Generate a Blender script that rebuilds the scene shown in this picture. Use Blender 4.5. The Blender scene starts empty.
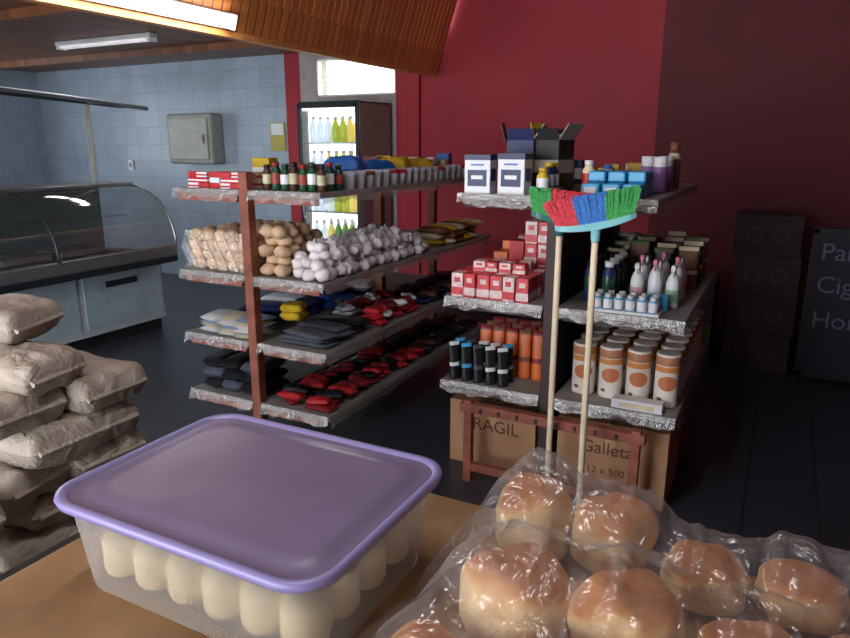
import bpy, bmesh, math, random
from mathutils import Vector, Matrix, noise
random.seed(7)
R=random.random
def U(a,b): return a+(b-a)*R()

# ------------------------------------------------------------ materials
def lin(c):
    return tuple(((x/255)/12.92 if x/255<=0.04045 else ((x/255+0.055)/1.055)**2.4) for x in c)+(1,)
MC={}
def newmat(name):
    m=bpy.data.materials.new(name); m.use_nodes=True
    nt=m.node_tree; b=nt.nodes['Principled BSDF']
    return m,nt,b
def mat(name,col=(128,128,128),rough=.6,metal=0,var=.12,scale=8,bump=0,bscale=40,spec=.5,emit=0,coat=0):
    if name in MC: return MC[name]
    m,nt,b=newmat(name); N=nt.nodes; L=nt.links
    c=lin(col)
    b.inputs['Roughness'].default_value=rough; b.inputs['Metallic'].default_value=metal
    b.inputs['Specular IOR Level'].default_value=spec
    b.inputs['Coat Weight'].default_value=coat
    tc=N.new('ShaderNodeTexCoord')
    nz=N.new('ShaderNodeTexNoise'); nz.inputs['Scale'].default_value=scale; nz.inputs['Detail'].default_value=4
    L.new(tc.outputs['Object'],nz.inputs['Vector'])
    cr=N.new('ShaderNodeValToRGB')
    cr.color_ramp.elements[0].position=.3; cr.color_ramp.elements[1].position=.7
    cr.color_ramp.elements[0].color=tuple(x*(1-var) for x in c[:3])+(1,)
    cr.color_ramp.elements[1].color=tuple(min(1,x*(1+var)) for x in c[:3])+(1,)
    L.new(nz.outputs['Fac'],cr.inputs['Fac']); L.new(cr.outputs['Color'],b.inputs['Base Color'])
    if bump:
        n2=N.new('ShaderNodeTexNoise'); n2.inputs['Scale'].default_value=bscale; n2.inputs['Detail'].default_value=5
        L.new(tc.outputs['Object'],n2.inputs['Vector'])
        bp=N.new('ShaderNodeBump'); bp.inputs['Strength'].default_value=bump; bp.inputs['Distance'].default_value=.01
        L.new(n2.outputs['Fac'],bp.inputs['Height']); L.new(bp.outputs['Normal'],b.inputs['Normal'])
    if emit:
        b.inputs['Emission Color'].default_value=c; b.inputs['Emission Strength'].default_value=emit
    MC[name]=m; return m

def wood_boards(name,col,axis,width,var=.3,rough=.45):
    m,nt,b=newmat(name); N=nt.nodes; L=nt.links
    g=N.new('ShaderNodeNewGeometry'); s=N.new('ShaderNodeSeparateXYZ'); L.new(g.outputs['Position'],s.inputs[0])
    d=N.new('ShaderNodeMath'); d.operation='DIVIDE'; L.new(s.outputs[axis],d.inputs[0]); d.inputs[1].default_value=width
    fl=N.new('ShaderNodeMath'); fl.operation='FLOOR'; L.new(d.outputs[0],fl.inputs[0])
    wn=N.new('ShaderNodeTexWhiteNoise'); wn.noise_dimensions='1D'; L.new(fl.outputs[0],wn.inputs['W'])
    mp=N.new('ShaderNodeMapping'); sc=[1.5,1.5,1.5]; sc['XYZ'.index(axis)]=40; mp.inputs['Scale'].default_value=sc
    L.new(g.outputs['Position'],mp.inputs['Vector'])
    nz=N.new('ShaderNodeTexNoise'); nz.inputs['Scale'].default_value=1.5; nz.inputs['Detail'].default_value=6; nz.inputs['Distortion'].default_value=.6
    L.new(mp.outputs[0],nz.inputs['Vector'])
    ad=N.new('ShaderNodeMath'); ad.operation='ADD'; L.new(wn.outputs['Value'],ad.inputs[0]); L.new(nz.outputs['Fac'],ad.inputs[1])
    hf=N.new('ShaderNodeMath'); hf.operation='MULTIPLY'; hf.inputs[1].default_value=.5; L.new(ad.outputs[0],hf.inputs[0])
    cr=N.new('ShaderNodeValToRGB'); c=lin(col)
    cr.color_ramp.elements[0].position=.2; cr.color_ramp.elements[1].position=.85
    cr.color_ramp.elements[0].color=(c[0]*(1-var),c[1]*(1-var*1.3),c[2]*(1-var*1.4),1)
    cr.color_ramp.elements[1].color=(min(1,c[0]*(1+var)),min(1,c[1]*(1+var)),c[2]*(1+var),1)
    L.new(hf.outputs[0],cr.inputs[0]); L.new(cr.outputs[0],b.inputs['Base Color'])
    b.inputs['Roughness'].default_value=rough
    return m
def tiles(name,c1,mortar,axes,size,rough=.35,msize=.02,var=.06):
    m,nt,b=newmat(name); N=nt.nodes; L=nt.links
    g=N.new('ShaderNodeNewGeometry'); s=N.new('ShaderNodeSeparateXYZ'); L.new(g.outputs['Position'],s.inputs[0])
    cb=N.new('ShaderNodeCombineXYZ'); L.new(s.outputs[axes[0]],cb.inputs[0]); L.new(s.outputs[axes[1]],cb.inputs[1])
    br=N.new('ShaderNodeTexBrick'); br.offset=0; br.inputs['Scale'].default_value=1
    br.inputs['Brick Width'].default_value=size; br.inputs['Row Height'].default_value=size
    br.inputs['Mortar Size'].default_value=size*msize; br.inputs['Bias'].default_value=0
    c=lin(c1)
    br.inputs['Color1'].default_value=tuple(x*(1-var) for x in c[:3])+(1,)
    br.inputs['Color2'].default_value=tuple(min(1,x*(1+var)) for x in c[:3])+(1,)
    br.inputs['Mortar'].default_value=lin(mortar)
    L.new(cb.outputs[0],br.inputs['Vector'])
    nz=N.new('ShaderNodeTexNoise'); nz.inputs['Scale'].default_value=2.5; L.new(g.outputs['Position'],nz.inputs['Vector'])
    mx=N.new('ShaderNodeMix'); mx.data_type='RGBA'; mx.blend_type='MULTIPLY'; mx.inputs['Factor'].default_value=.35
    L.new(br.outputs['Color'],mx.inputs['A']); L.new(nz.outputs['Fac'],mx.inputs['B']); L.new(mx.outputs['Result'],b.inputs['Base Color'])
    bp=N.new('ShaderNodeBump'); bp.inputs['Strength'].default_value=.4; bp.inputs['Distance'].default_value=.003; bp.invert=True
    L.new(br.outputs['Fac'],bp.inputs['Height']); L.new(bp.outputs['Normal'],b.inputs['Normal'])
    b.inputs['Roughness'].default_value=rough
    return m
def film(name,col,diff=.2,gloss=.15,rough=.1,bump=.5,bscale=30):
    m,nt,b=newmat(name); N=nt.nodes; L=nt.links; N.remove(b); out=N['Material Output']
    t=N.new('ShaderNodeBsdfTransparent'); d=N.new('ShaderNodeBsdfDiffuse'); gl=N.new('ShaderNodeBsdfGlossy')
    tl=N.new('ShaderNodeBsdfTranslucent'); tl.inputs[0].default_value=lin(col)
    d.inputs[0].default_value=lin(col); gl.inputs['Roughness'].default_value=rough
    am=N.new('ShaderNodeMixShader'); am.inputs[0].default_value=.4; L.new(d.outputs[0],am.inputs[1]); L.new(tl.outputs[0],am.inputs[2])
    m1=N.new('ShaderNodeMixShader'); m1.inputs[0].default_value=diff; L.new(t.outputs[0],m1.inputs[1]); L.new(am.outputs[0],m1.inputs[2])
    m2=N.new('ShaderNodeMixShader'); L.new(m1.outputs[0],m2.inputs[1]); L.new(gl.outputs[0],m2.inputs[2])
    fr=N.new('ShaderNodeLayerWeight'); fr.inputs[0].default_value=.35
    mu=N.new('ShaderNodeMath'); mu.operation='MULTIPLY_ADD'; L.new(fr.outputs['Facing'],mu.inputs[0]); mu.inputs[1].default_value=gloss*2; mu.inputs[2].default_value=gloss*.6
    L.new(mu.outputs[0],m2.inputs[0])
    if bump:
        tc=N.new('ShaderNodeTexCoord')
        nz=N.new('ShaderNodeTexNoise'); nz.inputs['Scale'].default_value=bscale; nz.inputs['Detail'].default_value=3; nz.inputs['Distortion'].default_value=1.2
        L.new(tc.outputs['Object'],nz.inputs['Vector'])
        bp=N.new('ShaderNodeBump'); bp.inputs['Strength'].default_value=bump; bp.inputs['Distance'].default_value=.02
        L.new(nz.outputs['Fac'],bp.inputs['Height'])
        L.new(bp.outputs[0],gl.inputs['Normal']); L.new(bp.outputs[0],d.inputs['Normal']); L.new(bp.outputs[0],fr.inputs['Normal'])
    L.new(m2.outputs[0],out.inputs[0])
    return m

# ------------------------------------------------------------ mesh builder
TB={}
class MB:
    def __init__(s,name): s.name=name; s.v=[]; s.f=[]; s.m=[]; s.sm=[]; s.mats=[]
    def mi(s,mt):
        if mt not in s.mats: s.mats.append(mt)
        return s.mats.index(mt)
    def add(s,verts,faces,mt,smooth=False,M=None):
        o=len(s.v)
        for v in verts:
            v=Vector(v)
            s.v.append(M@v if M is not None else v)
        ml=mt if isinstance(mt,list) else None
        for i,f in enumerate(faces):
            s.f.append([o+k for k in f]); s.m.append(s.mi(ml[i] if ml else mt)); s.sm.append(smooth)
        return s
    def box(s,c,sz,mt,rz=0,bev=0,rx=0,ry=0):
        key=(round(sz[0],4),round(sz[1],4),round(sz[2],4),bev)
        if key not in TB:
            bm=bmesh.new(); bmesh.ops.create_cube(bm,size=1)
            for v in bm.verts: v.co=Vector((v.co.x*sz[0],v.co.y*sz[1],v.co.z*sz[2]))
            if bev: bmesh.ops.bevel(bm,geom=bm.edges[:]+bm.verts[:],offset=bev,segments=2,affect='EDGES',profile=.5)
            bm.verts.index_update()
            TB[key]=([v.co.copy() for v in bm.verts],[[v.index for v in f.verts] for f in bm.faces]); bm.free()
        V,F=TB[key]
        M=Matrix.Translation(c)@Matrix.Rotation(rz,4,'Z')@Matrix.Rotation(ry,4,'Y')@Matrix.Rotation(rx,4,'X')
        return s.add(V,F,mt,False,M)
    def lathe(s,prof,pos,mt,seg=16,M=None,sx=1,sy=1):
        V=[];F=[];ms=[]
        n=len(prof)
        for r,z in prof:
            for k in range(seg):
                a=2*math.pi*k/seg; V.append((r*sx*math.cos(a),r*sy*math.sin(a),z))
        for i in range(n-1):
            for k in range(seg):
                k2=(k+1)%seg; F.append((i*seg+k,i*seg+k2,(i+1)*seg+k2,(i+1)*seg+k))
                ms.append(mt[min(i,len(mt)-1)] if isinstance(mt,list) else mt)
        F.append(tuple(range(seg))[::-1]); ms.append(ms[0])
        F.append(tuple((n-1)*seg+k for k in range(seg))); ms.append(ms[-2] if len(ms)>1 else ms[0])
        T=Matrix.Translation(pos)
        if M is not None: T=T@M
        s.add(V,F,ms,True,T)
        s.sm[-1]=False; s.sm[-2]=False
        return s
    def tube(s,pts,r,mt,seg=8):
        pts=[Vector(p) for p in pts]; V=[];F=[]
        for i,p in enumerate(pts):
            t=(pts[min(i+1,len(pts)-1)]-pts[max(i-1,0)]).normalized()
            a=Vector((0,0,1)) if abs(t.z)<.9 else Vector((1,0,0))
            u=t.cross(a).normalized(); w=t.cross(u)
            rr=r[i] if isinstance(r,(list,tuple)) else r
            for k in range(seg):
                an=2*math.pi*k/seg; V.append(p+u*rr*math.cos(an)+w*rr*math.sin(an))
        for i in range(len(pts)-1):
            for k in range(seg):
                k2=(k+1)%seg; F.append((i*seg+k,i*seg+k2,(i+1)*seg+k2,(i+1)*seg+k))
        F.append(tuple(range(seg))); F.append(tuple((len(pts)-1)*seg+k for k in range(seg)))
        return s.add(V,F,mt,True)
    def blob(s,c,r,mt,amp=.08,rz=0,sub=2,fr=2.5,p=2):
        key=('ico',sub)
        if key not in TB:
            bm=bmesh.new(); bmesh.ops.create_icosphere(bm,subdivisions=sub,radius=1); bm.verts.index_update()
            TB[key]=([v.co.copy() for v in bm.verts],[[v.index for v in f.verts] for f in bm.faces]); bm.free()
        V,F=TB[key]; off=Vector((R()*50,R()*50,R()*50)); W=[]
        for v in V:
            k=1+amp*noise.noise(v*fr+off)
            if p!=2:
                l=(abs(v.x)**p+abs(v.y)**p+abs(v.z)**p)**(1/p); k/=l
            W.append(Vector((v.x*r[0]*k,v.y*r[1]*k,v.z*r[2]*k)))
        return s.add(W,F,mt,True,Matrix.Translation(c)@Matrix.Rotation(rz,4,'Z'))
    def pillow(s,c,sz,mt,rz=0,rx=0,ry=0,n=10,wr=.12,e=.35,fine=0):
        w,d,h=sz; V=[];F=[]; off=Vector((R()*50,R()*50,R()*50))
        def hh(u,v): return (max(0,1-abs(u)**4)*max(0,1-abs(v)**4))**e
        for sgn in (1,-1):
            for j in range(n+1):
                for i in range(n+1):
                    u=-1+2*i/n; v=-1+2*j/n
                    u=math.copysign(abs(u)**.75,u); v=math.copysign(abs(v)**.75,v)
                    k=hh(u,v); nz=noise.noise(Vector((u*2.2,v*2.2,sgn))+off)
                    n2=abs(noise.noise(Vector((u*5,v*5,sgn*2))+off))
                    z=sgn*h/2*(k*(1+wr*2*nz)-fine*n2*(k>.05))
                    ps=1-.06*(abs(v)**3)
                    V.append((u*w/2*ps*(1+.03*nz),v*d/2*(1-.06*abs(u)**3),z))
        q=(n+1)*(n+1)
        for j in range(n):
            for i in range(n):
                a=j*(n+1)+i
                F.append((a,a+1,a+n+2,a+n+1)); F.append((q+a,q+a+n+1,q+a+n+2,q+a+1))
        M=Matrix.Translation(c)@Matrix.Rotation(rz,4,'Z')@Matrix.Rotation(ry,4,'Y')@Matrix.Rotation(rx,4,'X')
        return s.add(V,F,mt,True,M)
    def grid(s,fn,nu,nv,mt,smooth=True):
        V=[];F=[]
        for j in range(nv+1):
            for i in range(nu+1): V.append(fn(i/nu,j/nv))
        for j in range(nv):
            for i in range(nu):
                a=j*(nu+1)+i; F.append((a,a+1,a+nu+2,a+nu+1))
        return s.add(V,F,mt,smooth)
    def text(s,body,size,M,mt,align='CENTER'):
        cu=bpy.data.curves.new('t','FONT'); cu.body=body; cu.size=size; cu.align_x=align; cu.extrude=.0005
        ob=bpy.data.objects.new('t',cu); bpy.context.scene.collection.objects.link(ob)
        dg=bpy.context.evaluated_depsgraph_get(); me=ob.evaluated_get(dg).to_mesh()
        s.add([v.co.copy() for v in me.vertices],[list(p.vertices) for p in me.polygons],mt,False,M)
        bpy.data.objects.remove(ob)
    def done(s,origin=None):
        if origin is None:
            xs=[v.x for v in s.v]; ys=[v.y for v in s.v]; zs=[v.z for v in s.v]
            origin=Vector(((min(xs)+max(xs))/2,(min(ys)+max(ys))/2,min(zs)))
        origin=Vector(origin)
        me=bpy.data.meshes.new(s.name); me.from_pydata([tuple(v-origin) for v in s.v],[],s.f)
        for m in s.mats: me.materials.append(m)
        me.polygons.foreach_set('material_index',s.m); me.polygons.foreach_set('use_smooth',s.sm); me.update()
        ob=bpy.data.objects.new(s.name,me); ob.location=origin
        bpy.context.scene.collection.objects.link(ob); return ob

# ------------------------------------------------------------ palette
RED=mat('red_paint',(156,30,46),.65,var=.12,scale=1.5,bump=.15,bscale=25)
RED_DIM=mat('red_paint_shaded',(94,20,34),.7,var=.14,scale=1.5,bump=.15,bscale=25)  # red wall with the dim right side's shade put into the colour
TILE=tiles('wall_tile',(174,190,208),(154,168,186),('X','Z'),.2)
GREYW=mat('grey_plaster',(165,156,152),.7,bump=.1)
FLOOR=tiles('floor_tile',(58,64,76),(42,46,56),('X','Y'),.3,rough=.35)
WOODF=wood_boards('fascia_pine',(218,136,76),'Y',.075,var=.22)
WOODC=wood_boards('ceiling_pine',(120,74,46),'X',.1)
TRIMW=mat('trim_wood',(220,150,84),.4,var=.15)
WHITE=mat('white_plastic',(226,228,234),.4,var=.04)
STEEL=mat('steel',(150,156,162),.35,metal=.8)
DARKM=mat('dark_metal',(36,44,50),.4,metal=.3)
BLACK=mat('black_plastic',(26,26,32),.45)
POSTR=mat('redbrown_wood',(140,78,62),.6,var=.3,scale=14,bump=.15)
SHELF=mat('shelf_board',(140,136,134),.55,var=.25,scale=6)
FILMS=film('shelf_plastic_film',(220,220,222),.32,.16,.2)
WINW=film('window_glass',(230,240,240),.02,.03,.02,bump=0)
GLASS=film('case_glass',(130,165,170),.07,.16,.05,bump=0)
CARD=mat('cardboard',(172,130,98),.8,var=.1)
CARD2=mat('cardboard_dark',(130,90,60),.8,var=.1)
PRINT=mat('carton_ink',(96,50,38),.7)
NAVY=mat('navy_print',(30,42,92),.45); YEL=mat('yellow_print',(206,172,44),.45)
REDP=mat('red_print',(186,40,48),.45); BLUE=mat('blue_print',(40,100,184),.4); CYAN=mat('cyan_plastic',(70,176,230),.35)
GREEN=mat('green_glass',(38,76,56),.2); ORNG=mat('orange_print',(216,104,48),.4); PINK=mat('pink_plastic',(206,110,140),.4)
PURP=mat('purple_print',(140,100,160),.4); CREAM=mat('cream_paper',(222,208,176),.6); BROWN=mat('brown_print',(120,72,52),.5)
GARL=mat('garlic_skin',(232,226,230),.5,var=.1,scale=20); BUNP=mat('pale_bun',(206,174,142),.6,var=.2,scale=20)
GRN=mat('green_bristle',(70,170,90),.6,var=.3,scale=90); REDB=mat('red_bristle',(226,70,84),.6,var=.3,scale=90); BLB=mat('blue_bristle',(66,128,212),.6,var=.3,scale=90)
JLAB=mat('jar_label',(190,184,150),.5,var=.3,scale=30); JRED=mat('jar_label_red',(150,60,50),.5,var=.3,scale=30)

# ------------------------------------------------------------ room shell
wb=MB('wall_back'); Y0=6.1
xs=[-9,-4.86,-4.66,-4.45,-3.5,3.0]; zs=[0,2.08,2.45,3.3]
for i in range(5):
    for j in range(3):
        x0,x1,z0,z1=xs[i],xs[i+1],zs[j],zs[j+1]
        if j==1 and i==3: continue
        mt=TILE if x1<=-4.86 else (RED if x0>=-3.51 or x1<=-4.6 else GREYW)
        wb.box(((x0+x1)/2,Y0+.1,(z0+z1)/2),(x1-x0,.2,z1-z0),mt)
wb.box((1.0,Y0-.02,1.65),(4.0,.06,3.3),RED_DIM)
wb.box((-3.32,Y0-.02,1.65),(.2,.05,3.3),RED)
wb.done((0,Y0,0))
def winframe(name,x0,x1,z0,z1,mull,mt):
    w=MB(name); t=.035
    for z in(z0,z1): w.box(((x0+x1)/2,Y0+.04,z),(x1-x0+t,.07,t),mt)
    for x in [x0,x1]+mull: w.box((x,Y0+.04,(z0+z1)/2),(t,.07,z1-z0),mt)
    w.box(((x0+x1)/2,Y0+.06,(z0+z1)/2),(x1-x0,.006,z1-z0),WINW)
    w.done()
winframe('window_1',-4.45,-3.5,2.08,2.45,[],WHITE)
MB('floor').box((-3,1.9,-.05),(12.2,9,.1),FLOOR).done((0,0,0))
MB('wall_left').box((-9.1,1.9,1.65),(.2,9,3.3),tiles('wall_tile_l',(174,190,208),(154,168,186),('Y','Z'),.2)).done()
MB('wall_right').box((3.1,1.9,1.65),(.2,9,3.3),RED_DIM).done()
wf=MB('wall_front')
wf.box((-7,-2.6,1.65),(4,.2,3.3),RED).box((1.5,-2.6,1.65),(3.2,.2,3.3),RED).box((-2.55,-2.6,2.95),(4.9,.2,.7),RED)
wf.done()
cl=MB('ceiling'); cl.box((.1,1.9,3.3),(6.2,9,.1),mat('ceiling_plaster',(120,100,94),.8))
for k in range(60):
    x=-9+.05+k*.1
    if x>-3.05: break
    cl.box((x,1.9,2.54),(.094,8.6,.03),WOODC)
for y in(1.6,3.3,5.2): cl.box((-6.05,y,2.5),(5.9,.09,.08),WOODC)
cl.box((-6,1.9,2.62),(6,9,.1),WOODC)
cl.done((0,0,2.5))
fa=MB('ceiling_fascia')
th=math.atan2(.30,.87)
y=-2.4
while y<6.05:
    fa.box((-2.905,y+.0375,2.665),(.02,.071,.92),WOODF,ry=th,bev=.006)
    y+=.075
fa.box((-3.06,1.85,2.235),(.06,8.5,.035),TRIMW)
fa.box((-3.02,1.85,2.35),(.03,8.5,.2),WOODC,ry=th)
fa.done()
MB('baseboard_back').box((-1.2,6.04,.05),(4.3,.03,.1),mat('baseboard_dark',(44,26,30),.6)).done()

# ------------------------------------------------------------ fluorescent lamps
TUBE=mat('lamp_tube',(235,232,236),.4,emit=.45); LBODY=mat('lamp_body',(190,190,190),.5)
def lamp(name,c,L,rz):
    l=MB(name)
    l.box(c,(L,.09,.035),LBODY,rz=rz,bev=.006)
    M=Matrix.Rotation(rz,4,'Z')
    for o in(-.022,.022):
        a=Vector(c)+M@Vector((-L/2+.05,o,-.032)); b=Vector(c)+M@Vector((L/2-.05,o,-.032))
        l.tube([a,b],.013,TUBE)
    for sx in(-1,1):
        l.box(Vector(c)+M@Vector((sx*(L/2-.03),0,-.03)),(.03,.085,.04),WHITE,rz=rz)
    return l.done()
lamp('fluorescent_lamp',(-5.55,4.45,2.505),1.25,0)
lamp('fluorescent_lamp',(-.9,.9,3.22),1.25,math.pi/2)  # added lamp out of view, a body for the overhead fill
l2=MB('fluorescent_lamp')
l2.box((-3.0,2.65,2.30),(.04,1.3,.09),LBODY,ry=th,bev=.005)
for o in(-.022,.022): l2.tube([(-2.965+o*.3,2.05,2.295+o),(-2.965+o*.3,3.25,2.295+o)],.013,TUBE)
for q in(-.62,.62): l2.box((-2.975,2.65+q,2.295),(.05,.03,.085),WHITE,ry=th)
l2.done()

# ------------------------------------------------------------ outside
MB('outdoor_ground').box((-8,13,-.1),(24,13,.1),mat('grass',(150,180,90),.9,bump=.3)).done()
MB('garden_wall').box((-8,10.5,1.4),(9,.15,2.8),mat('outdoor_render',(244,240,220),.8)).done()

# ------------------------------------------------------------ drinks cooler (lit, glass door)
COOL=mat('cooler_body',(150,146,146),.45); LINER=mat('cooler_lit_liner',(236,240,236),.5,emit=1.5,var=.03)
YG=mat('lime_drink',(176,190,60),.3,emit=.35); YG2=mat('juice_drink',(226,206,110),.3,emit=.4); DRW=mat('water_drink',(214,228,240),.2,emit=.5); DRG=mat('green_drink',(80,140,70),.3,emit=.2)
m=MB('drinks_cooler')
X0c,X1c,Yf,Yb=-4.23,-3.53,5.46,6.04
m.box(((X0c+X1c)/2,5.75,.12),(.70,.58,.20),DARKM)
for x in(X0c+.015,X1c-.015): m.box((x,5.76,1.08),(.03,.56,1.80),COOL,bev=.004)
m.box(((X0c+X1c)/2,6.02,1.08),(.68,.03,1.80),COOL)
m.box(((X0c+X1c)/2,5.76,1.975),(.70,.56,.035),DARKM,bev=.004)
m.box(((X0c+X1c)/2,5.995,1.08),(.62,.01,1.7),LINER)
m.box(((X0c+X1c)/2,5.50,1.925),(.6,.03,.03),LINER)
for sx in(X0c+.036,X1c-.036): m.box((sx,5.80,1.08),(.008,.4,1.7),LINER)
for x in(X0c+.02,X1c-.02): m.box((x,5.475,1.08),(.035,.03,1.78),DARKM,bev=.004)
for zz in(.22,1.95): m.box(((X0c+X1c)/2,5.475,zz),(.68,.03,.035),DARKM,bev=.004)
m.box(((X0c+X1c)/2,5.478,1.08),(.64,.006,1.72),WINW)
m.tube([(X0c+.06,5.455,.9),(X0c+.06,5.43,.93),(X0c+.06,5.43,1.27),(X0c+.06,5.455,1.3)],.009,STEEL)
for k,zz in enumerate((.28,.62,.96,1.30,1.62)):
    m.box(((X0c+X1c)/2,5.76,zz-.008),(.61,.42,.012),STEEL)
    for i in range(7):
        for j in range(3):
            b_=(DRW if i<3 else (YG if i<5 else YG2)) if k%2==0 else (DRW if i<2 else random.choice([YG,YG2,DRG]))
            hb_=.24
            m.lathe([(.03,0),(.036,.01),(.036,hb_*.6),(.014,hb_*.84),(.014,hb_*.9),(.017,hb_*.9),(.017,hb_)],(X0c+.09+i*.087,5.60+j*.12,zz),[b_,b_,b_,b_,b_,WHITE,WHITE],10)
m.done()

# ------------------------------------------------------------ wall things
wc=MB('wall_cabinet')
CRM=mat('cream_enamel',(158,162,154),.5)
wc.box((-6.12,6.0,1.66),(.70,.2,.56),CRM,bev=.03)
wc.box((-6.12,5.89,1.66),(.60,.02,.46),mat('cream_enamel_door',(166,168,160),.45),bev=.008)
wc.box((-5.88,5.87,1.66),(.02,.02,.1),GREYW); wc.done()
MB('wall_calendar').box((-4.98,6.085,1.68),(.2,.01,.3),mat('calendar_yellow',(180,170,80),.6)).box((-4.98,6.078,1.76),(.16,.008,.12),WHITE).done()
MB('light_switch').box((-7.35,6.09,1.35),(.09,.02,.13),WHITE,bev=.006).box((-7.35,6.077,1.35),(.03,.012,.05),CRM).done()

# ------------------------------------------------------------ refrigerated display case
dc=MB('refrigerated_display_case')
CASEW=mat('case_panel',(160,172,180),.4,var=.06); INN=mat('case_interior',(70,92,98),.4)
ya,yb=.9,4.2; ym=(ya+yb)/2; Ly=yb-ya
dc.box((-5.2,ym,.05),(.7,Ly-.06,.10),BLACK)
dc.box((-5.2,ym,.36),(.8,Ly-.02,.52),CASEW,bev=.01)
for q in range(4): dc.box((-4.795,ya+.42+q*.82,.37),(.012,.76,.42),mat('case_front',(146,160,172),.35))
dc.box((-4.785,yb-.45,.5),(.012,.3,.05),DARKM)
dc.box((-5.1,ym,.65),(1.0,Ly,.06),DARKM,bev=.01)
dc.box((-4.62,ym,.72),(.05,Ly,.1),STEEL,bev=.012)
dc.box((-5.56,ym,.97),(.06,Ly,.58),INN)
dc.box((-5.32,ym,1.265),(.5,Ly,.03),STEEL,bev=.006)
dc.box((-5.3,ym,1.0),(.35,Ly-.1,.012),GLASS)
prof=[(-4.6,.76)]+[(-4.6-.48*(1-math.cos(a)),.76+.49*math.sin(a)) for a in [math.pi/2*t/10 for t in range(1,11)]]
def gl(u,v):
    i=min(int(v*10),9); f=v*10-i
    a,b=prof[i],prof[i+1]
    return (a[0]+(b[0]-a[0])*f,ya+.02+u*(Ly-.04),a[1]+(b[1]-a[1])*f)
dc.grid(gl,8,10,GLASS)
for yy in(ya+.01,ya+Ly/3,ya+2*Ly/3,yb-.01):
    dc.tube([(p[0]+.004,yy,p[1]) for p in prof],.012,STEEL if yy>yb-.1 or yy<ya+.1 else DARKM)
for yy in(ya,yb):
    poly=[(p[0],yy,p[1]) for p in prof]+[(-5.55,yy,1.25),(-5.55,yy,.68),(-4.6,yy,.68)]
    dc.add(poly,[tuple(range(len(poly)))],GLASS)
for i in range(22): dc.box((-5.28+.03*i,ym,.695),(.008,Ly-.1,.012),STEEL)
for i in range(12): dc.box((-4.95,ya+.2+i*.26,.705),(.64,.01,.012),STEEL)
for i in range(6): dc.box((-5.25,ya+.35+i*.48,.735),(.34,.4,.05),mat('meat_tray',(110,100,104),.5),bev=.01)
dc.done()
cr_=MB('case_canopy_rail')
cr_.tube([(-5.3,4.0,1.275),(-5.3,4.0,1.93)],.022,CRM)
cr_.tube([(-5.3,1.3,1.275),(-5.3,1.3,2.02)],.022,CRM)
cr_.tube([(-5.32,.9,2.10),(-5.28,4.35,1.93)],.022,DARKM)
cr_.tube([(-5.0,.9,2.14),(-4.98,4.35,1.90)],.018,STEEL)
for yy in(1.3,2.2,3.1,4.0,4.3): cr_.tube([(-5.32,yy,2.14-.049*yy),(-4.98,yy,2.20-.069*yy)],.012,STEEL)
cr_.done()

# ------------------------------------------------------------ gondola shelving
def gondola(name,px,y0,y1,posts,levels,panel=None,pm=POSTR,ptop=1.47):
    g=MB(name)
    for yy in posts:
        g.box((px,yy,ptop/2),(.055,.055,ptop),pm,bev=.005)
    for (z,xl,xr) in levels:
        for (a,b) in((xl,px-.03),(px+.03,xr)):
            g.box(((a+b)/2,(y0+y1)/2,z-.0125),(b-a,y1-y0,.025),SHELF,bev=.003)
            for yy in posts:
                g.box(((a+b)/2,min(yy+.0,y1-.02),z-.042),(b-a-.06,.03,.034),pm)
        ph=R()*9
        def strip(p0,p1,nseg,h,out):
            def fn(u,v):
                p=Vector(p0).lerp(Vector(p1),u)
                w=noise.noise(Vector((u*nseg*.6,v*1.5,ph)))
                return (p.x+out[0]*(.004+.012*v*(1+w)),p.y+out[1]*(.004+.012*v*(1+w)),p.z-v*(h*(1+.5*w)))
            g.grid(fn,nseg,3,FILMS)
        strip((xr,y0,z+.004),(xr,y1,z+.004),50,.05,(1,0))
        strip((px+.03,y0,z+.004),(xr,y0,z+.004),16,.05,(0,-1))
        strip((xl,y0,z+.004),(px-.03,y0,z+.004),16,.05,(0,-1))
        strip((xl,y0,z+.004),(xl,y1,z+.004),50,.05,(-1,0))
    if panel: g.box((px,(y0+y1)/2+.05,panel[1]),(.012,y1-y0-.15,panel[0]),panel[2])
    return g.done()
DPAN=mat('dark_back_panel',(48,38,42),.7)
LT=[1.38,.95,.60,.27]
gondola('gondola_shelf',-2.36,2.6,4.7,[2.62,3.88,4.66],[(z,-2.84,-1.90) for z in LT])
gondola('gondola_shelf',-.88,2.9,4.2,[2.93,3.6,4.17],[(1.38,-1.34,-.445),(.89,-1.40,-.30),(.46,-1.42,-.30)],panel=(1.3,.7,DPAN),pm=mat('dark_wood',(60,42,42),.6),ptop=1.42)
RT=[1.38,.89,.46]

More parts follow.
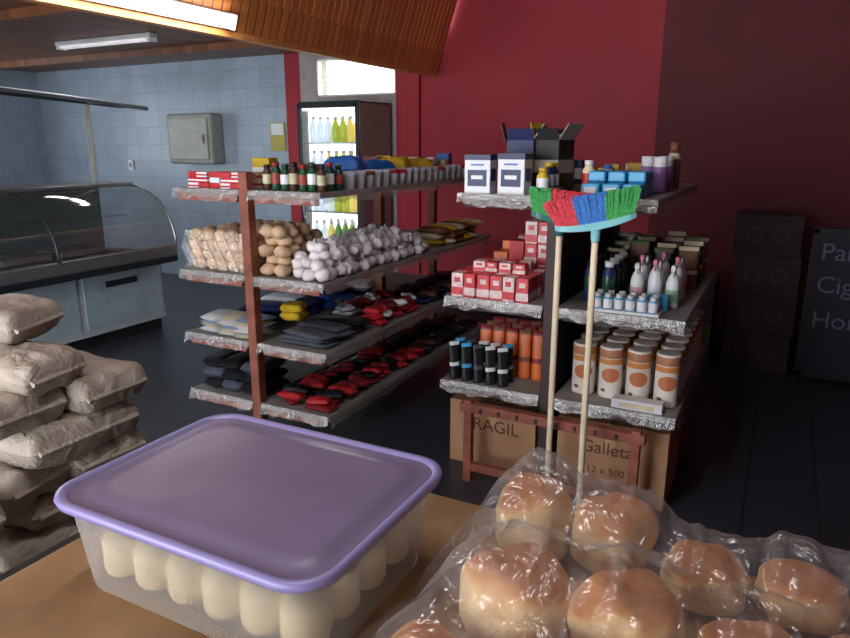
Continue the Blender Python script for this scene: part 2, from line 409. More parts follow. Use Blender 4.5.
# ---------- item makers
def jar(m,p,r,h,body,lab,cap):
    m.lathe([(r*.9,0),(r,.006),(r,h*.25),(r*1.01,h*.26),(r*1.01,h*.62),(r,h*.63),(r*.95,h*.72),(r*.6,h*.82),(r*.6,h*.86),(r*.68,h*.86),(r*.68,h)],p,[body,body,body,lab,lab,body,body,body,cap,cap],12)
def cup(m,p,r,h,a,b):
    m.lathe([(r*.8,0),(r*.95,h*.75),(r*1.05,h*.78),(r*1.05,h)],p,[a,b,b],12)
def carton(m,c,sz,body,lab,rz=0,band=.45):
    m.box((c[0],c[1],c[2]+sz[2]/2),sz,body,rz=rz,bev=.002)
    m.box((c[0],c[1],c[2]+sz[2]*(.5-band/6)),(sz[0]+.002,sz[1]+.002,sz[2]*band),lab,rz=rz)
def pouch(m,p,w,d,h,a,b,rz=0,lean=0):
    V=[];F=[];ms=[];seg=14;rows=[(1,1,0),(1,.95,.04),(.97,.8,.35),(.97,.75,.45),(.95,.55,.7),(.96,.2,.9),(.98,.06,1)]
    for sx,sy,z in rows:
        for k in range(seg):
            a_=2*math.pi*k/seg; V.append((w/2*sx*math.copysign(abs(math.cos(a_))**.6,math.cos(a_)),d/2*sy*math.sin(a_),h*z))
    for i in range(len(rows)-1):
        for k in range(seg):
            k2=(k+1)%seg; F.append((i*seg+k,i*seg+k2,(i+1)*seg+k2,(i+1)*seg+k)); ms.append(b if i in(2,5) else a)
    F.append(tuple(range(seg))[::-1]); ms.append(a); F.append(tuple((len(rows)-1)*seg+k for k in range(seg))); ms.append(a)
    m.add(V,F,ms,True,Matrix.Translation(p)@Matrix.Rotation(rz,4,'Z')@Matrix.Rotation(lean,4,'X'))

z=LT[0]
m=MB('spice_jars')
BG=mat('brown_glass',(74,50,36),.2)
for i in range(7):
    for j in range(3): jar(m,(-2.27+i*.054+U(-.004,.004),2.68+j*.07,z),.023,.125+.01*((i*3+j)%2),GREEN if (i+j)%3 else BG,[JLAB,JRED,WHITE][(i+j*2)%3],[BLACK,mat('jar_cap_red',(150,40,40),.4),GREEN][(i+j)%3])
m.done()
m=MB('red_packets')
for i in range(5):
    for k in range(3): carton(m,(-2.76+i*.075,2.70+U(0,.02),z+k*.028),(.07,.1,.027),REDP if (i+k)%3 else WHITE,WHITE if k==1 else REDP,rz=U(-.1,.1),band=.3)
for i in range(4): 
    for k in range(2): carton(m,(-2.75+i*.09,2.86,z+k*.04),(.085,.1,.038),CREAM if i%2 else WHITE,REDP,band=.3)
m.done()
m=MB('snack_bag')
m.pillow((-2.2,3.25,z+.09),(.22,.16,.14),BLUE,rz=.3,fine=.2,n=14); m.pillow((-2.12,3.45,z+.075),(.22,.15,.12),BLUE,rz=1.2,fine=.2,n=14); m.done()
m=MB('snack_bag')
m.pillow((-2.15,3.70,z+.08),(.22,.16,.13),YEL,rz=.2,fine=.2,n=14); m.pillow((-2.1,3.92,z+.075),(.2,.16,.12),YEL,rz=.9,fine=.2,n=14); m.done()
m=MB('dessert_cups')
yy=2.93; CL=mat('cup_lid',(190,200,224),.4)
while yy<4.6:
    for j in range(2): cup(m,(-1.955-j*.085,yy+U(-.006,.006),z),.036,.085,WHITE,CL if R()<.65 else (BROWN if R()<.5 else REDP))
    yy+=.085
m.done()
m=MB('small_cartons')
for i in range(9):
    carton(m,(-2.24+U(-.02,.02),4.02+i*.07,z),(.1,.06,U(.08,.16)),random.choice([WHITE,YEL,CREAM,BLUE,REDP]),random.choice([WHITE,REDP,NAVY]))
for i in range(12):
    carton(m,(-2.62+U(-.1,.1),3.1+i*.12,z),(.12,.08,U(.08,.15)),random.choice([WHITE,YEL,CREAM,REDP,BROWN]),random.choice([WHITE,REDP,NAVY]))
m.done()
z=LT[1]
m=MB('bread_roll_pile')
for k in range(4):
    for i in range(5):
        for j in range(6):
            m.blob((-2.77+i*.085+U(-.012,.012),2.68+j*.095+U(-.01,.01),z+.034+k*.05),(.047,.045,.036),BUNP,amp=.25,sub=2)
m.grid(lambda u,v:(-2.83+.45*u,2.625+.015*math.sin(u*40+v*9),z+.01+.2*v),40,8,film('bun_bag_film',(230,225,215),.10,.12,.25))
m.done()
m=MB('bread_roll_pile')
for k in range(5):
    for j in range(4-(k>3)):
        for i in range(2): m.blob((-2.285+i*.08+U(-.014,.014),2.67+j*.085+.04*(k%2),z+.033+k*.048),(.045,.043,.034),BUNP,amp=.3)
m.done()
m=MB('garlic_bulbs')
for k in range(4):
    for j in range(17-2*k):
        for i in range(4-(k>2)):
            x=-1.955-i*.066-(k%2)*.03+U(-.02,.02)-k*.012; yj=2.66+j*.07+k*.04+U(-.02,.02)
            if x<-2.13 and yj<3.1: continue
            p=(x,yj,z+.032+k*.038+U(-.008,.008))
            r_=U(.030,.042)
            m.blob(p,(r_,r_,r_*.88),GARL,amp=.35)
            if R()<.5: m.tube([(p[0],p[1],p[2]+.025),(p[0]+U(-.015,.015),p[1]+U(-.01,.01),p[2]+.046)],[.008,.004],GARL,6)
m.done()
m=MB('pasta_packets')
for i in range(6):
    for k in range(3): m.pillow((-2.05+U(-.03,.03),4.02+i*.11,z+.022+k*.04),(.24,.1,.045),[YEL,CREAM,BROWN][(i+k)%3],rz=U(-.2,.2),n=6)
m.done()
z=LT[2]
m=MB('newspaper_stack')
for i in range(3):
    for k in range(6): m.pillow((-2.70+i*.125,2.72+U(-.02,.02),z+.010+k*.016),(.14,.2,.02),[WHITE,WHITE,CREAM,mat('bluegrey_print',(150,170,200),.5)][(i+k)%4],rz=U(-.3,.3),n=6,wr=.05)
m.done()
m=MB('blue_packets')
for j in range(6):
    for k in range(2): m.pillow((-2.6+U(-.1,.1),3.0+j*.2,z+.03+k*.05),(.3,.18,.06),[BLUE,NAVY,WHITE][(j+k)%3],rz=U(-.3,.3),n=6)
m.done()
m=MB('cleaning_cloth_packs')
GN=mat('grey_net',(88,96,108),.6,var=.4,scale=60)
for j in range(3):
    for k in range(3): m.pillow((-2.1+U(-.02,.02),2.72+j*.15,z+.016+k*.022),(.3,.14,.028),GN if j<2 or k<1 else BLACK,rz=U(-.2,.2),n=10,fine=.4)
m.done()
m=MB('coffee_packets')
for j in range(3):
    for k in range(2): m.pillow((-2.24,2.80+j*.13,z+.12+k*.045),(.13,.12,.05),[YEL,NAVY,BLUE][j],rz=U(-.3,.3),n=10,fine=.3)
m.done()
DRED=mat('dark_red_print',(130,26,38),.45)
def redpacks(name,y0,y1,z,cols,layers):
    m=MB(name); yy=y0
    while yy<y1:
        for i in range(2):
            for k in range(layers): m.pillow((-2.01-i*.19+U(-.02,.02),yy+U(-.02,.02),z+.02+k*.03),(U(.11,.17),U(.06,.10),.036),random.choice(cols),rz=U(-.8,.8),rx=U(-.15,.15),n=8,wr=.3,fine=.4)
        yy+=.09
    return m.done()
redpacks('red_sauce_packets',3.2,3.7,z,[REDP,DRED,REDP,DRED,WHITE],3)
redpacks('dark_rice_packets',3.78,4.6,z,[BLACK,NAVY,BROWN,BLACK],2)
z=LT[3]
redpacks('red_sauce_packets',2.68,3.7,z,[DRED,REDP,DRED,BLACK,REDP,DRED],2)
redpacks('dark_rice_packets',3.78,4.6,z,[BLACK,BROWN,BLACK],2)
m=MB('dark_flour_bags')
for i in range(3):
    for k in range(3): m.pillow((-2.72+i*.14,2.76,z+.035+k*.06),(.15,.26,.07),[BLACK,mat('slate_print',(76,84,98),.5),BLACK][(i+k)%3],rz=U(-.15,.15),n=8,fine=.2)
m.done()

# ---- right gondola goods
z=RT[0]
def litbox(name,c,sz,rz=0):
    m=MB(name); m.box((c[0],c[1],c[2]+sz[2]/2),sz,WHITE,rz=rz,bev=.003)
    Rz=Matrix.Rotation(rz,4,'Z')
    def P(x,y,zz): v=Rz@Vector((x,y,0)); return (c[0]+v.x,c[1]+v.y,c[2]+zz)
    m.box(P(0,0,sz[2]*.40),(sz[0]*.74,sz[1]+.003,sz[2]*.42),NAVY,rz=rz)
    m.box(P(0,0,sz[2]*.48),(sz[0]+.003,sz[1]*.7,sz[2]*.32),NAVY,rz=rz)
    m.box(P(0,0,sz[2]*.93),(sz[0]+.002,sz[1]+.002,sz[2]*.14),NAVY,rz=rz)
    m.box(P(0,-.001,sz[2]*.74),(sz[0]*.5,sz[1]+.003,sz[2]*.04),BLUE,rz=rz)
    m.box(P(0,-.001,sz[2]*.42),(sz[0]*.45,sz[1]+.005,sz[2]*.10),WHITE,rz=rz)
    return m.done()
litbox('detergent_box',(-1.265,2.99,z),(.125,.09,.175),.05)
litbox('detergent_box',(-1.10,3.0,z),(.13,.09,.18),-.05)
def opencarton(name,c,sz,a,b,rz=0):
    m=MB(name); w,d,h=sz; t=.004; Rz=Matrix.Rotation(rz,4,'Z')
    def B(x,y,zz,s,mt,rx=0,ry=0):
        v=Rz@Vector((x,y,0)); m.box((c[0]+v.x,c[1]+v.y,c[2]+zz),s,mt,rz=rz,rx=rx,ry=ry)
    B(0,0,t/2,(w,d,t),a)
    for s in(-1,1):
        B(s*w/2,0,h/2,(t,d,h),a); B(0,s*d/2,h/2,(w,t,h),a)
        B(s*(w/2+.022),0,h+.035,(t,d,.09),b if s<0 else GREYW,ry=s*(.6 if s>0 else .25)); B(0,s*(d/2+.010),h+.025,(w,t,.055),a,rx=-s*.35)
    B(0,0,h*.5,(w+.006,d+.006,h*.25),mat('grey_card',(170,168,160),.6))
    for i in range(3): B(-w/3+i*w/3,0,h*.9,(w/4,d*.7,.1),YEL if i%2 else WHITE)
    return m.done()
opencarton('open_display_carton',(-1.14,3.19,z),(.12,.14,.24),NAVY,BLACK,.25)
opencarton('open_display_carton',(-.985,3.22,z),(.12,.15,.24),BLACK,YEL,-.2)
m=MB('shampoo_bottles')
jar(m,(-.96,2.98,z),.028,.12,YEL,WHITE,YEL)
for i in range(2): jar(m,(-.96,3.06+i*.07,z),.028,.14,NAVY,WHITE,YEL)
jar(m,(-.8,3.15,z),.03,.15,CREAM,REDP,WHITE); jar(m,(-.73,3.22,z),.03,.13,WHITE,BLUE,BLUE); m.done()
m=MB('blue_soap_packs')
for i in range(3):
    for j in range(3):
        m.box((-.73+i*.085,2.96+j*.1,z+.03),(.075,.09,.06),CYAN,bev=.008)
        if j: m.box((-.73+i*.085,2.96+j*.1,z+.085),(.075,.09,.045),CYAN,bev=.008)
        m.box((-.73+i*.085,2.912+j*.1,z+.03),(.05,.004,.03),WHITE)
m.done()
m=MB('purple_jars')
for i in range(3): m.lathe([(.03,0),(.034,.01),(.034,.12),(.03,.13),(.032,.132),(.032,.165)],(-.52-.07*(i%2),3.35+i*.09,z),[PURP,PURP,WHITE,WHITE,WHITE],14)
m.done()
m=MB('lotion_bottle'); m.lathe([(.03,0),(.032,.01),(.032,.15),(.026,.17),(.02,.18),(.022,.181),(.022,.23)],(-.5,3.62,z),[CREAM,BROWN,CREAM,CREAM,BROWN,BROWN],14); m.done()
m=MB('assorted_toiletries')
for i in range(16):
    carton(m,(-.62-U(0,.18),3.32+i*.052,z),(.07,.045,U(.07,.15)),random.choice([ORNG,YEL,REDP,WHITE,BROWN]),random.choice([WHITE,REDP,YEL,BLUE]))
for i in range(14):
    carton(m,(-1.1+U(-.12,.12),3.38+i*.055,z),(.09,.05,U(.08,.14)),random.choice([ORNG,BROWN,REDP,NAVY,YEL]),random.choice([WHITE,REDP,YEL]))
m.done()
z=RT[1]
PKR=mat('milk_carton_red',(206,64,74),.45,var=.25,scale=35); PKW=mat('milk_carton_white',(226,200,200),.45,var=.2,scale=45)
m=MB('red_milk_cartons')
def mc(c,w,d,h,rz,fl):
    m.box((c[0],c[1],c[2]+h/2),(w,d,h),PKR if fl else PKW,rz=rz,bev=.003)
    m.box((c[0],c[1],c[2]+h*.25),(w+.002,d+.002,h*.32),PKW if fl else PKR,rz=rz)
    m.box((c[0],c[1],c[2]+h*.72),(w*.5,d+.003,h*.2),PKW if fl else PKR,rz=rz)
for i in range(6):
    for j in range(4): mc((-1.345+i*.066,2.95+j*.075+U(-.006,.006),z),.058,.062,.115,U(-.12,.12),(i+j)%4)
for i in range(4):
    for j in range(2): mc((-1.27+i*.068,3.03+j*.075,z+.115),.058,.066,.05,U(-.2,.2),(i+j)%2)
for k in range(3):
    for i in range(3):
        for j in range(2): mc((-1.1+i*.068,3.3+j*.08,z+k*.113),.062,.07,.112,U(-.06,.06),(i+k+1)%3)
m.done()
m=MB('red_carton_row')
for i in range(5):
    for j in range(5): carton(m,(-1.33+i*.09,3.5+j*.13,z),(.08,.11,U(.14,.24)),random.choice([REDP,WHITE,ORNG]),random.choice([WHITE,REDP]))
m.done()
m=MB('blue_bottle_tray')
m.box((-.56,2.985,z+.006),(.3,.13,.012),WHITE,bev=.002)
for i in range(6):
    for j in range(2): m.lathe([(.02,0),(.021,.004),(.021,.045),(.014,.052),(.014,.068)],(-.68+i*.048,2.955+j*.06,z+.012),[CYAN,WHITE,CYAN,WHITE],12)
m.box((-.44,3.075,z+.035),(.09,.05,.07),CYAN,bev=.006)
m.done()
def spray(m,p,body,cap,lab,h=.2,rz=0):
    m.lathe([(.028,0),(.030,.01),(.030,h*.12),(.0305,h*.13),(.0305,h*.42),(.030,h*.43),(.030,h*.55),(.022,h*.72),(.012,h*.8),(.012,h*.86)],p,[body,body,body,lab,lab,body],12)
    m.box((p[0],p[1]-.01,p[2]+h*.93),(.020,.05,.028),cap,rz=rz,bev=.005)
    m.tube([(p[0],p[1]-.02,p[2]+h*.88),(p[0],p[1]-.035,p[2]+h*.76)],.004,cap,6)
m=MB('spray_bottles')
PKW2=mat('pinkish_label',(222,170,190),.4)
for i in range(3):
    for j in range(3): spray(m,(-.55+i*.078,3.16+j*.12,z),WHITE,[WHITE,PINK][(i+j)%2],[PKW2,WHITE,mat('pale_green_label',(150,190,160),.4)][(i+2*j)%3],h=.19+.025*((i+j)%2))
m.done()
m=MB('dark_bottles')
for i in range(2):
    for j in range(4): jar(m,(-.76+i*.085,3.14+j*.1,z),.032,.19,BLACK if j%2 else NAVY,GREEN,WHITE if i else BLACK)
m.done()
m=MB('cleaner_refills')
OLV=mat('olive_print',(104,114,84),.5)
for j in range(6):
    for i in range(4): pouch(m,(-.75+i*.12,3.62+j*.09,z),.1,.05,U(.16,.24),random.choice([GREEN,OLV,BLACK,BROWN]),random.choice([CREAM,OLV]))
m.done()
z=RT[2]
m=MB('dark_pouches')
for i in range(5):
    for j in range(2): pouch(m,(-1.365+i*.064,2.95+j*.07,z),.055,.042,.19,BLACK,[WHITE,CYAN,mat('slate_print'),WHITE][(i+j)%4],rz=.75+U(-.15,.15),lean=-.06)
m.done()
m=MB('orange_pouches')
for i in range(5):
    for j in range(3): pouch(m,(-1.27+i*.07,3.12+j*.09,z),.065,.05,.25,ORNG,BROWN if (i+j)%2 else DRED,rz=.2)
m.done()
a=mat('can_white',(236,228,220),.35); o_=mat('can_orange',(222,150,84),.35); lidb=mat('can_lid_brown',(186,126,92),.45)
def can(m,x,y):
    r=.053
    m.lathe([(r*.95,0),(r,.004),(r,.02),(r,.11),(r,.165),(r,.19),(r*1.02,.195),(r*1.02,.235),(r*.96,.245)],(x,y,z),[STEEL,a,a,a,o_,a,lidb,a],24)
    V=[];F=[]
    for k in range(9):
        a1=-math.pi/2-.6+k*.2
        hz=.034*math.sqrt(max(.05,1-((k-4)/4.2)**2))
        for s in(-1,1): V.append((x+(r+.001)*math.cos(a1+.0),y+(r+.001)*math.sin(a1),z+.115+s*hz))
    for k in range(8): F.append((2*k,2*k+2,2*k+3,2*k+1))
    m.add(V,F,mat('can_emblem',(206,124,84),.4),True)
    m.box((x,y,z+.04),(.02,2*r+.002,.014),BROWN,rz=-.4)
for x in (-.745,-.62,-.495,-.37):
    m=MB('food_can'); can(m,x,3.06); m.done()
m=MB('canned_goods_row')
for j in range(7):
    for i in range(4): can(m,-.745+i*.125,3.19+j*.125)
m.done()
m=MB('price_label_box'); m.box((-.47,2.95,z+.022),(.22,.07,.044),WHITE,bev=.004); m.box((-.47,2.914,z+.022),(.15,.003,.02),CREAM); m.done()
def cbox(name,c,sz,mt,rz=0,txt=None,tape=True,ink=PRINT):
    m=MB(name); w,d,h=sz
    m.box((c[0],c[1],c[2]+h/2),sz,mt,rz=rz,bev=.004)
    m.box((c[0],c[1],c[2]+h),(.006,d,.004),PRINT,rz=rz)
    if tape: m.box((c[0],c[1],c[2]+h*.84),(.05,d+.003,h*.33),mat('packing_tape',(186,150,112),.4),rz=rz)
    for i,(tx,sz_,dz) in enumerate(txt or []):
        m.text(tx,sz_,Matrix.Translation((c[0],c[1]-d/2-.002,c[2]+dz))@Matrix.Rotation(math.pi/2,4,'X'),ink)
    return m.done()
cbox('cardboard_box',(-1.17,3.15,0),(.46,.36,.34),CARD,txt=[('FRAGIL',.09,.2)])
cbox('cardboard_box',(-.57,3.13,0),(.5,.4,.37),CARD,txt=[('Galletas',.085,.22),('12 x 500 g',.05,.12)])
cbox('cardboard_box',(-1.17,3.6,0),(.46,.4,.36),CARD2)
cbox('cardboard_box',(-.58,3.65,0),(.5,.45,.38),CARD2)

# ------------------------------------------------------------ rack + brooms
m=MB('wooden_rack')
yb_=2.80
m.box((-.83,yb_,.385),(.86,.05,.045),POSTR,bev=.005)
for x in(-1.22,-.44): m.box((x,yb_,.21),(.04,.04,.42),POSTR,bev=.004)
for i in range(8): m.box((-1.15+i*.09,yb_-.027,.385),(.012,.01,.02),BLACK)
m.box((-.83,yb_,.08),(.8,.03,.04),POSTR)
m.done()
HAND=mat('broom_handle_wood',(230,212,182),.5,var=.08)
def broom(name,x,y,cols,hw,rz,tilt):
    m=MB(name); zt=1.29
    m.lathe([(.011,0),(.0135,.01),(.0135,zt-.01),(.011,zt)],(x,y,0),HAND,12)
    T=Matrix.Translation((x,y,zt))@Matrix.Rotation(rz,4,'Z')@Matrix.Rotation(tilt,4,'Y')
    m.lathe([(.014,-.05),(.018,-.04),(.020,.0),(.026,.02)],(x,y,zt),cols[3],12)
    V=[];F=[];n=14
    for i in range(n+1):
        u=-1+2*i/n; zc=.02*(u*u)
        tv=.028*math.sqrt(max(.12,1-u**6)); th_=.028-.008*abs(u)
        V+=[(hw*u,-tv,zc),(hw*u,tv,zc),(hw*u,tv,zc+th_),(hw*u,-tv,zc+th_)]
    for i in range(n):
        q=4*i
        for k in range(4): F.append((q+k,q+(k+1)%4,q+4+(k+1)%4,q+4+k))
    F.append((3,2,1,0)); F.append((4*n,4*n+1,4*n+2,4*n+3))
    m.add(V,F,cols[3],False,T)
    for i in range(60):
        for j in range(8):
            u=-1+2*(i+.5)/60; v=-1+2*(j+.5)/8
            c=cols[0] if u<-.4 else(cols[1] if u<.3 else cols[2])
            bx=hw*.95*u; by=.026*v; z0=.02+.02*u*u
            fx=bx*1.22+U(-.005,.005); fy=by*1.8+U(-.006,.006); fz=.128+U(-.01,.006)
            q=.0032
            m.add([(bx-q,by,z0),(bx+q,by,z0),(bx,by+q,z0),(fx-q*1.3,fy,fz),(fx+q*1.3,fy,fz),(fx,fy+q*1.3,fz)],[(0,1,4,3),(1,2,5,4),(2,0,3,5),(3,4,5)],c,False,T)
    m.done()
broom('broom',-.79,2.70,[GRN,REDB,REDB,mat('dark_teal_plastic',(40,110,110),.4)],.12,.35,.10)
broom('broom',-.615,2.58,[REDB,BLB,GRN,mat('aqua_plastic',(140,206,214),.4)],.15,.25,-.20)

# ------------------------------------------------------------ dark stuff at right; shade put into the crate colours
CRD=mat('crate_shaded',(58,42,46),.8)
INKD=mat('crate_ink',(76,60,64),.8)
for i in range(4):
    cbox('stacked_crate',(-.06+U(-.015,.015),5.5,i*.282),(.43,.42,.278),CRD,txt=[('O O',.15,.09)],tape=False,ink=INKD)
cbox('stacked_crate',(-.58,5.55,0),(.42,.4,.3),mat('crate_yellowish',(90,78,50),.8),txt=[('o o',.12,.1)],tape=False,ink=INKD)
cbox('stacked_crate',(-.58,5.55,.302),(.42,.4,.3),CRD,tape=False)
m=MB('chalkboard_sign')
SF=mat('sign_frame',(30,26,30),.6)
m.box((.62,5.2,.55),(.8,.04,.98),mat('chalkboard',(32,35,50),.7))
for xx in(.22,1.02): m.box((xx,5.2,.53),(.035,.055,1.06),SF)
for zz in(.06,1.05): m.box((.62,5.2,zz),(.83,.055,.035),SF)
for tx,s_,zz in(('Pan',.16,.86),('Cigarros',.16,.64),('Horario',.16,.40)):
    m.text(tx,s_,Matrix.Translation((.26,5.177,zz))@Matrix.Rotation(math.pi/2,4,'X'),mat('chalk',(104,106,130),.8),'LEFT')
m.done()

# ------------------------------------------------------------ charcoal paper bags
def papermat():
    m,nt,b=newmat('bag_paper'); N=nt.nodes; L=nt.links
    tc=N.new('ShaderNodeTexCoord')
    n1=N.new('ShaderNodeTexNoise'); n1.inputs['Scale'].default_value=5; n1.inputs['Detail'].default_value=6
    n2=N.new('ShaderNodeTexNoise'); n2.inputs['Scale'].default_value=16; n2.inputs['Detail'].default_value=4; n2.inputs['Distortion'].default_value=1.5
    L.new(tc.outputs['Object'],n1.inputs[0]); L.new(tc.outputs['Object'],n2.inputs[0])
    cr=N.new('ShaderNodeValToRGB'); cr.color_ramp.elements[0].position=.3; cr.color_ramp.elements[1].position=.6
    cr.color_ramp.elements[0].color=lin((142,130,118)); cr.color_ramp.elements[1].color=lin((186,174,162))
    L.new(n1.outputs['Fac'],cr.inputs[0]); L.new(cr.outputs[0],b.inputs['Base Color'])
    bp=N.new('ShaderNodeBump'); bp.inputs['Strength'].default_value=.7; bp.inputs['Distance'].default_value=.02
    L.new(n2.outputs['Fac'],bp.inputs['Height']); L.new(bp.outputs[0],b.inputs['Normal'])
    b.inputs['Roughness'].default_value=.65
    return m
PAP=papermat(); BINK=mat('bag_ink',(110,66,58),.7,var=.4,scale=50)
def pbag(m,x,y,zc,w,d,h,rz,ry=0):
    m.pillow((x,y,zc),(w,d,h),PAP,rz=rz,ry=ry,n=22,wr=.16,e=.20,fine=.2)
    M=Matrix.Translation((x,y,zc))@Matrix.Rotation(rz,4,'Z')@Matrix.Rotation(ry,4,'Y')
    for s in(-1,1):
        c=M@Vector((s*w*.49,0,0)); m.box(c,(.018,d*.86,.012),PAP,rz=rz,ry=ry+s*.5,bev=.003)
    for q in(-.2,0,.2):
        c=M@Vector((q*w*.6,-d*.468,-.002)); m.box(c,(w*.09,.008,h*.2),BINK,rz=rz)
nl=11; hb=.108
m=MB('paper_bag_stack')
for k in range(nl):
    zc=.056+k*.104
    if k==nl-1: pbag(m,-2.06,1.15,zc,.32,.24,.11,.35,.05); continue
    if k==nl-2: pbag(m,-1.86,1.10,zc,.26,.22,.105,.2,.1); pbag(m,-2.15,1.12,zc,.3,.24,.11,-.1); continue
    if k%2:
        pbag(m,-1.86+U(-.03,.03),1.18,zc,.25,.38,hb*1.15,U(-.2,.1)); pbag(m,-2.14+U(-.02,.02),1.16,zc,.25,.40,hb*1.15,U(-.1,.1))
    else:
        pbag(m,-1.93+U(-.04,.04),1.27,zc,.42,.25,hb*1.15,U(-.1,.12)); pbag(m,-1.95+U(-.04,.04),1.02,zc,.40,.25,hb*1.15,U(-.1,.2),U(-.04,.04))
m.done()
m=MB('paper_bag_stack')
for k in range(7):
    zc=.056+k*.104
    pbag(m,-1.60+U(-.03,.03)-.22*(k>4),.76,zc,.34,.25,hb*1.15,U(-.3,.3))
m.done()

# ------------------------------------------------------------ service counter
m=MB('service_counter')
CT=mat('counter_top_wood',(150,116,80),.5,var=.35,scale=7,bump=.1); CB=mat('counter_body',(90,62,46),.6)
m.box((.45,.3,1.01),(2.66,1.26,.04),CT,bev=.006)
m.box((.45,.28,.5),(2.5,1.1,.98),CB)
m.box((-.885,.3,1.0),(.02,1.26,.055),BLACK)
m.done()
CZ=1.03
# ------------------------------------------------------------ storage container
def rr(w,d,r,n=6):
    P=[]
    for cx,cy,a0 in((w/2-r,d/2-r,0),(-w/2+r,d/2-r,90),(-w/2+r,-d/2+r,180),(w/2-r,-d/2+r,270)):
        for k in range(n+1):
            a=math.radians(a0+90*k/n); P.append((cx+r*math.cos(a),cy+r*math.sin(a)))
    return P
def loft(m,rows,mt,c,close_last=True,close_first=False,rz=0):
    V=[];F=[];n=None
    for w,d,r,zz in rows:
        P=rr(w,d,r); n=len(P); V+=[(x,y,zz) for x,y in P]
    for i in range(len(rows)-1):
        for k in range(n):
            k2=(k+1)%n; F.append((i*n+k,i*n+k2,(i+1)*n+k2,(i+1)*n+k))
    if close_last: F.append(tuple((len(rows)-1)*n+k for k in range(n)))
    if close_first: F.append(tuple(range(n))[::-1])
    m.add(V,F,mt,True,Matrix.Translation(c)@Matrix.Rotation(rz,4,'Z'))
    if close_last: m.sm[-1-(1 if close_first else 0)]=False
    if close_first: m.sm[-1]=False
TUB=film('tub_plastic',(232,232,236),.34,.10,.25,bump=.1,bscale=8)
LIDM=mat('lid_purple',(146,138,192),.3,var=.05,scale=3,bump=.08,bscale=12)
LIDP=mat('lid_panel',(128,114,146),.24,var=.12,scale=4,bump=.2,bscale=9)
cx,cy=-.586,.632
par=bpy.data.objects.new('food_storage_container',None); par.location=(cx,cy,CZ); bpy.context.scene.collection.objects.link(par)
t=MB('tub'); loft(t,[(.375,.275,.045,.002),(.385,.283,.05,.006),(.408,.304,.050,.118),(.416,.312,.050,.125),(.416,.312,.050,.129)],TUB,(cx,cy,CZ),False,True)
tub=t.done()
t=MB('lid')
loft(t,[(.424,.320,.050,.123),(.432,.328,.052,.124),(.436,.332,.052,.131),(.432,.328,.050,.1355),(.418,.314,.046,.136),(.410,.306,.042,.132)],LIDM,(cx,cy,CZ),False,False)
loft(t,[(.410,.306,.042,.132),(.400,.296,.040,.1325),(.375,.271,.036,.1325),(.368,.264,.036,.1345),(.33,.226,.03,.1345)],LIDP,(cx,cy,CZ),True,False)
lid=t.done()
t=MB('bread_rolls')
DOU=mat('dough_cream',(240,222,176),.6,var=.08,scale=12)
for i in range(6):
    for j in range(4):
        x=cx-.15+i*.060; y=cy-.095+j*.063
        t.lathe([(.018,0),(.026,.004),(.0295,.012),(.0295,.048),(.026,.057),(.014,.062)],(x,y,CZ+.008),DOU,16)
rol=t.done()
for ob in(tub,lid,rol):
    mw=ob.location.copy(); ob.parent=par; ob.location=mw-par.location
# ------------------------------------------------------------ bread in plastic bag
def bunmat():
    m,nt,b=newmat('bun_crust'); N=nt.nodes; L=nt.links
    g=N.new('ShaderNodeNewGeometry'); s=N.new('ShaderNodeSeparateXYZ'); L.new(g.outputs['Normal'],s.inputs[0])
    nz=N.new('ShaderNodeTexNoise'); nz.inputs['Scale'].default_value=18; nz.inputs['Detail'].default_value=6; nz.inputs['Distortion'].default_value=.5
    L.new(g.outputs['Position'],nz.inputs['Vector'])
    ad=N.new('ShaderNodeMath'); ad.operation='MULTIPLY_ADD'; L.new(nz.outputs['Fac'],ad.inputs[0]); ad.inputs[1].default_value=.8; L.new(s.outputs['Z'],ad.inputs[2])
    cr=N.new('ShaderNodeValToRGB'); e=cr.color_ramp.elements
    e[0].position=.35; e[0].color=lin((246,222,176)); e[1].position=.98; e[1].color=lin((184,116,64))
    x=e.new(.62); x.color=lin((238,194,132))
    x=e.new(.78); x.color=lin((210,146,86))
    ml=N.new('ShaderNodeMath'); ml.operation='MULTIPLY'; ml.inputs[1].default_value=.70; L.new(ad.outputs[0],ml.inputs[0])
    L.new(ml.outputs[0],cr.inputs[0]); L.new(cr.outputs[0],b.inputs['Base Color'])
    b.inputs['Roughness'].default_value=.6
    bp=N.new('ShaderNodeBump'); bp.inputs['Strength'].default_value=.3; bp.inputs['Distance'].default_value=.01
    L.new(nz.outputs['Fac'],bp.inputs['Height']); L.new(bp.outputs[0],b.inputs['Normal'])
    return m
BUN=bunmat()
buns=[(-.262,.84,.056,.052,.062,.1),(-.152,.855,.052,.050,.060,-.15),(-.222,.655,.058,.062,.058,.2),(-.100,.67,.056,.056,.060,-.1),
    (-.035,.84,.034,.050,.050,.3),(.075,.86,.030,.050,.050,0),(.03,.69,.038,.052,.055,.2),(.145,.74,.030,.05,.05,0),(-.16,.53,.05,.055,.055,0),(-.04,.54,.05,.055,.055,0),(.08,.57,.042,.052,.052,0),(.22,.62,.034,.05,.05,0),(-.275,.52,.040,.045,.05,0)]
par=bpy.data.objects.new('bagged_bread_buns',None); par.location=(-.05,.68,CZ); bpy.context.scene.collection.objects.link(par)
t=MB('buns')
for (x,y,zc,rx_,ry_,rz) in buns: t.blob((x,y,CZ+zc),(rx_,ry_,zc*.96),BUN,amp=.16,rz=rz,sub=4,fr=1.6,p=2.8)
bo=t.done()
BAGM=film('bag_plastic',(226,224,232),.17,.12,.22,bump=1.0,bscale=17)
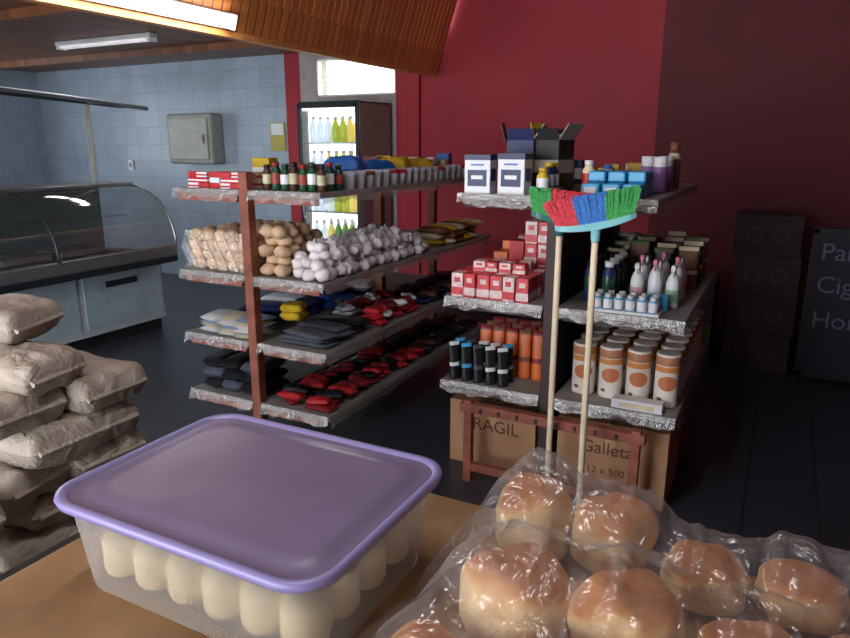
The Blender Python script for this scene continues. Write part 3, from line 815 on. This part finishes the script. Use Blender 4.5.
def bagh(x,y):
    h=0
    for (bx,by,zc,rx_,ry_,rz) in buns:
        d=((x-bx)/(rx_*1.4))**2+((y-by)/(ry_*1.4))**2
        h=max(h,(zc*2.0+.012)*math.exp(-d*d*.25))
    w=noise.noise(Vector((x*9,y*9,3)))*.012+abs(noise.noise(Vector((x*34,y*10+x*12,7))))*.020+abs(noise.noise(Vector((x*12-y*10,y*36,2))))*.010
    if x>.0: w+=.04*min(1,x/.15)*(.7+noise.noise(Vector((x*7,y*5,11))))
    return h+w
X0,X1,Y0_,Y1_=-.38,.50,.30,.95
def bg(u,v):
    x=X0+(X1-X0)*u; y=Y0_+(Y1_-Y0_)*v
    k=min(1,min(u,1-u)*9)*min(1,min(v,1-v)*9)
    sm=(bagh(x,y)+bagh(x+.02,y)+bagh(x-.02,y)+bagh(x,y+.02)+bagh(x,y-.02))/5
    pk=.03*math.exp(-(((x+.27)/.06)**2+((y-.91)/.035)**2))
    hh=max(sm*.4+bagh(x,y)*.6,.04+.02*noise.noise(Vector((x*12,y*12,2))))*(k**.5)+.003+pk
    if u<.15: x+=.02*noise.noise(Vector((v*6,0,2)))
    if v>.9: y+=.012*noise.noise(Vector((u*9,0,5)))
    return (x,y,CZ+hh)
t=MB('plastic_bag'); t.grid(bg,170,130,BAGM)
bo2=t.done()
for ob in(bo,bo2):
    mw=ob.location.copy(); ob.parent=par; ob.location=mw-par.location
m=MB('serving_tongs')
m.tube([(-.365,.44,CZ+.012),(-.36,.49,CZ+.014),(-.352,.54,CZ+.02)],[.010,.009,.006],BLACK,8)
m.tube([(-.385,.44,CZ+.012),(-.375,.49,CZ+.014),(-.368,.55,CZ+.02)],[.010,.009,.006],BLACK,8); m.done()

# ------------------------------------------------------------ lights
def area(name,loc,rot,size,en,col):
    l=bpy.data.lights.new(name,'AREA'); l.shape='RECTANGLE'; l.size=size[0]; l.size_y=size[1]; l.energy=en; l.color=col
    o=bpy.data.objects.new(name,l); o.location=loc; o.rotation_euler=rot; bpy.context.scene.collection.objects.link(o); return o
area('front_fill',(-3.0,-2.45,1.5),(math.radians(92),0,math.radians(10)),(3.6,2.2),92,(.92,.95,1))  # added fill light behind the camera, set in the front opening
area('side_fill',(-8.9,3.5,1.7),(math.radians(90),0,math.radians(-90)),(2.5,1.2),46,(.82,.92,1))  # added cool fill for the tiles; the left wall has no window
area('ceiling_lamp_glow',(-5.55,4.45,2.43),(0,0,0),(1.2,.08),7,(.95,.98,1))
area('fascia_lamp_glow',(-2.90,2.65,2.28),(0,math.radians(70),0),(.08,1.2),7,(1,.97,.9))
area('overhead_fill',(-.9,.9,3.15),(0,0,0),(.1,1.2),17,(1,.97,.95))  # added fill from above for the fascia and counter goods
w=bpy.data.worlds.new('World'); bpy.context.scene.world=w; w.use_nodes=True
w.node_tree.nodes['Background'].inputs[0].default_value=(.95,.98,1,1); w.node_tree.nodes['Background'].inputs[1].default_value=6
s=bpy.context.scene; s.view_settings.view_transform='Standard'; s.view_settings.exposure=.05
cam=bpy.data.cameras.new('camera'); co=bpy.data.objects.new('camera',cam); s.collection.objects.link(co)
co.location=(0,0,1.6); co.rotation_euler=(math.radians(90-14.4),0,math.radians(27.5)); cam.lens=28.8; cam.sensor_width=36; cam.clip_start=.02
s.camera=co
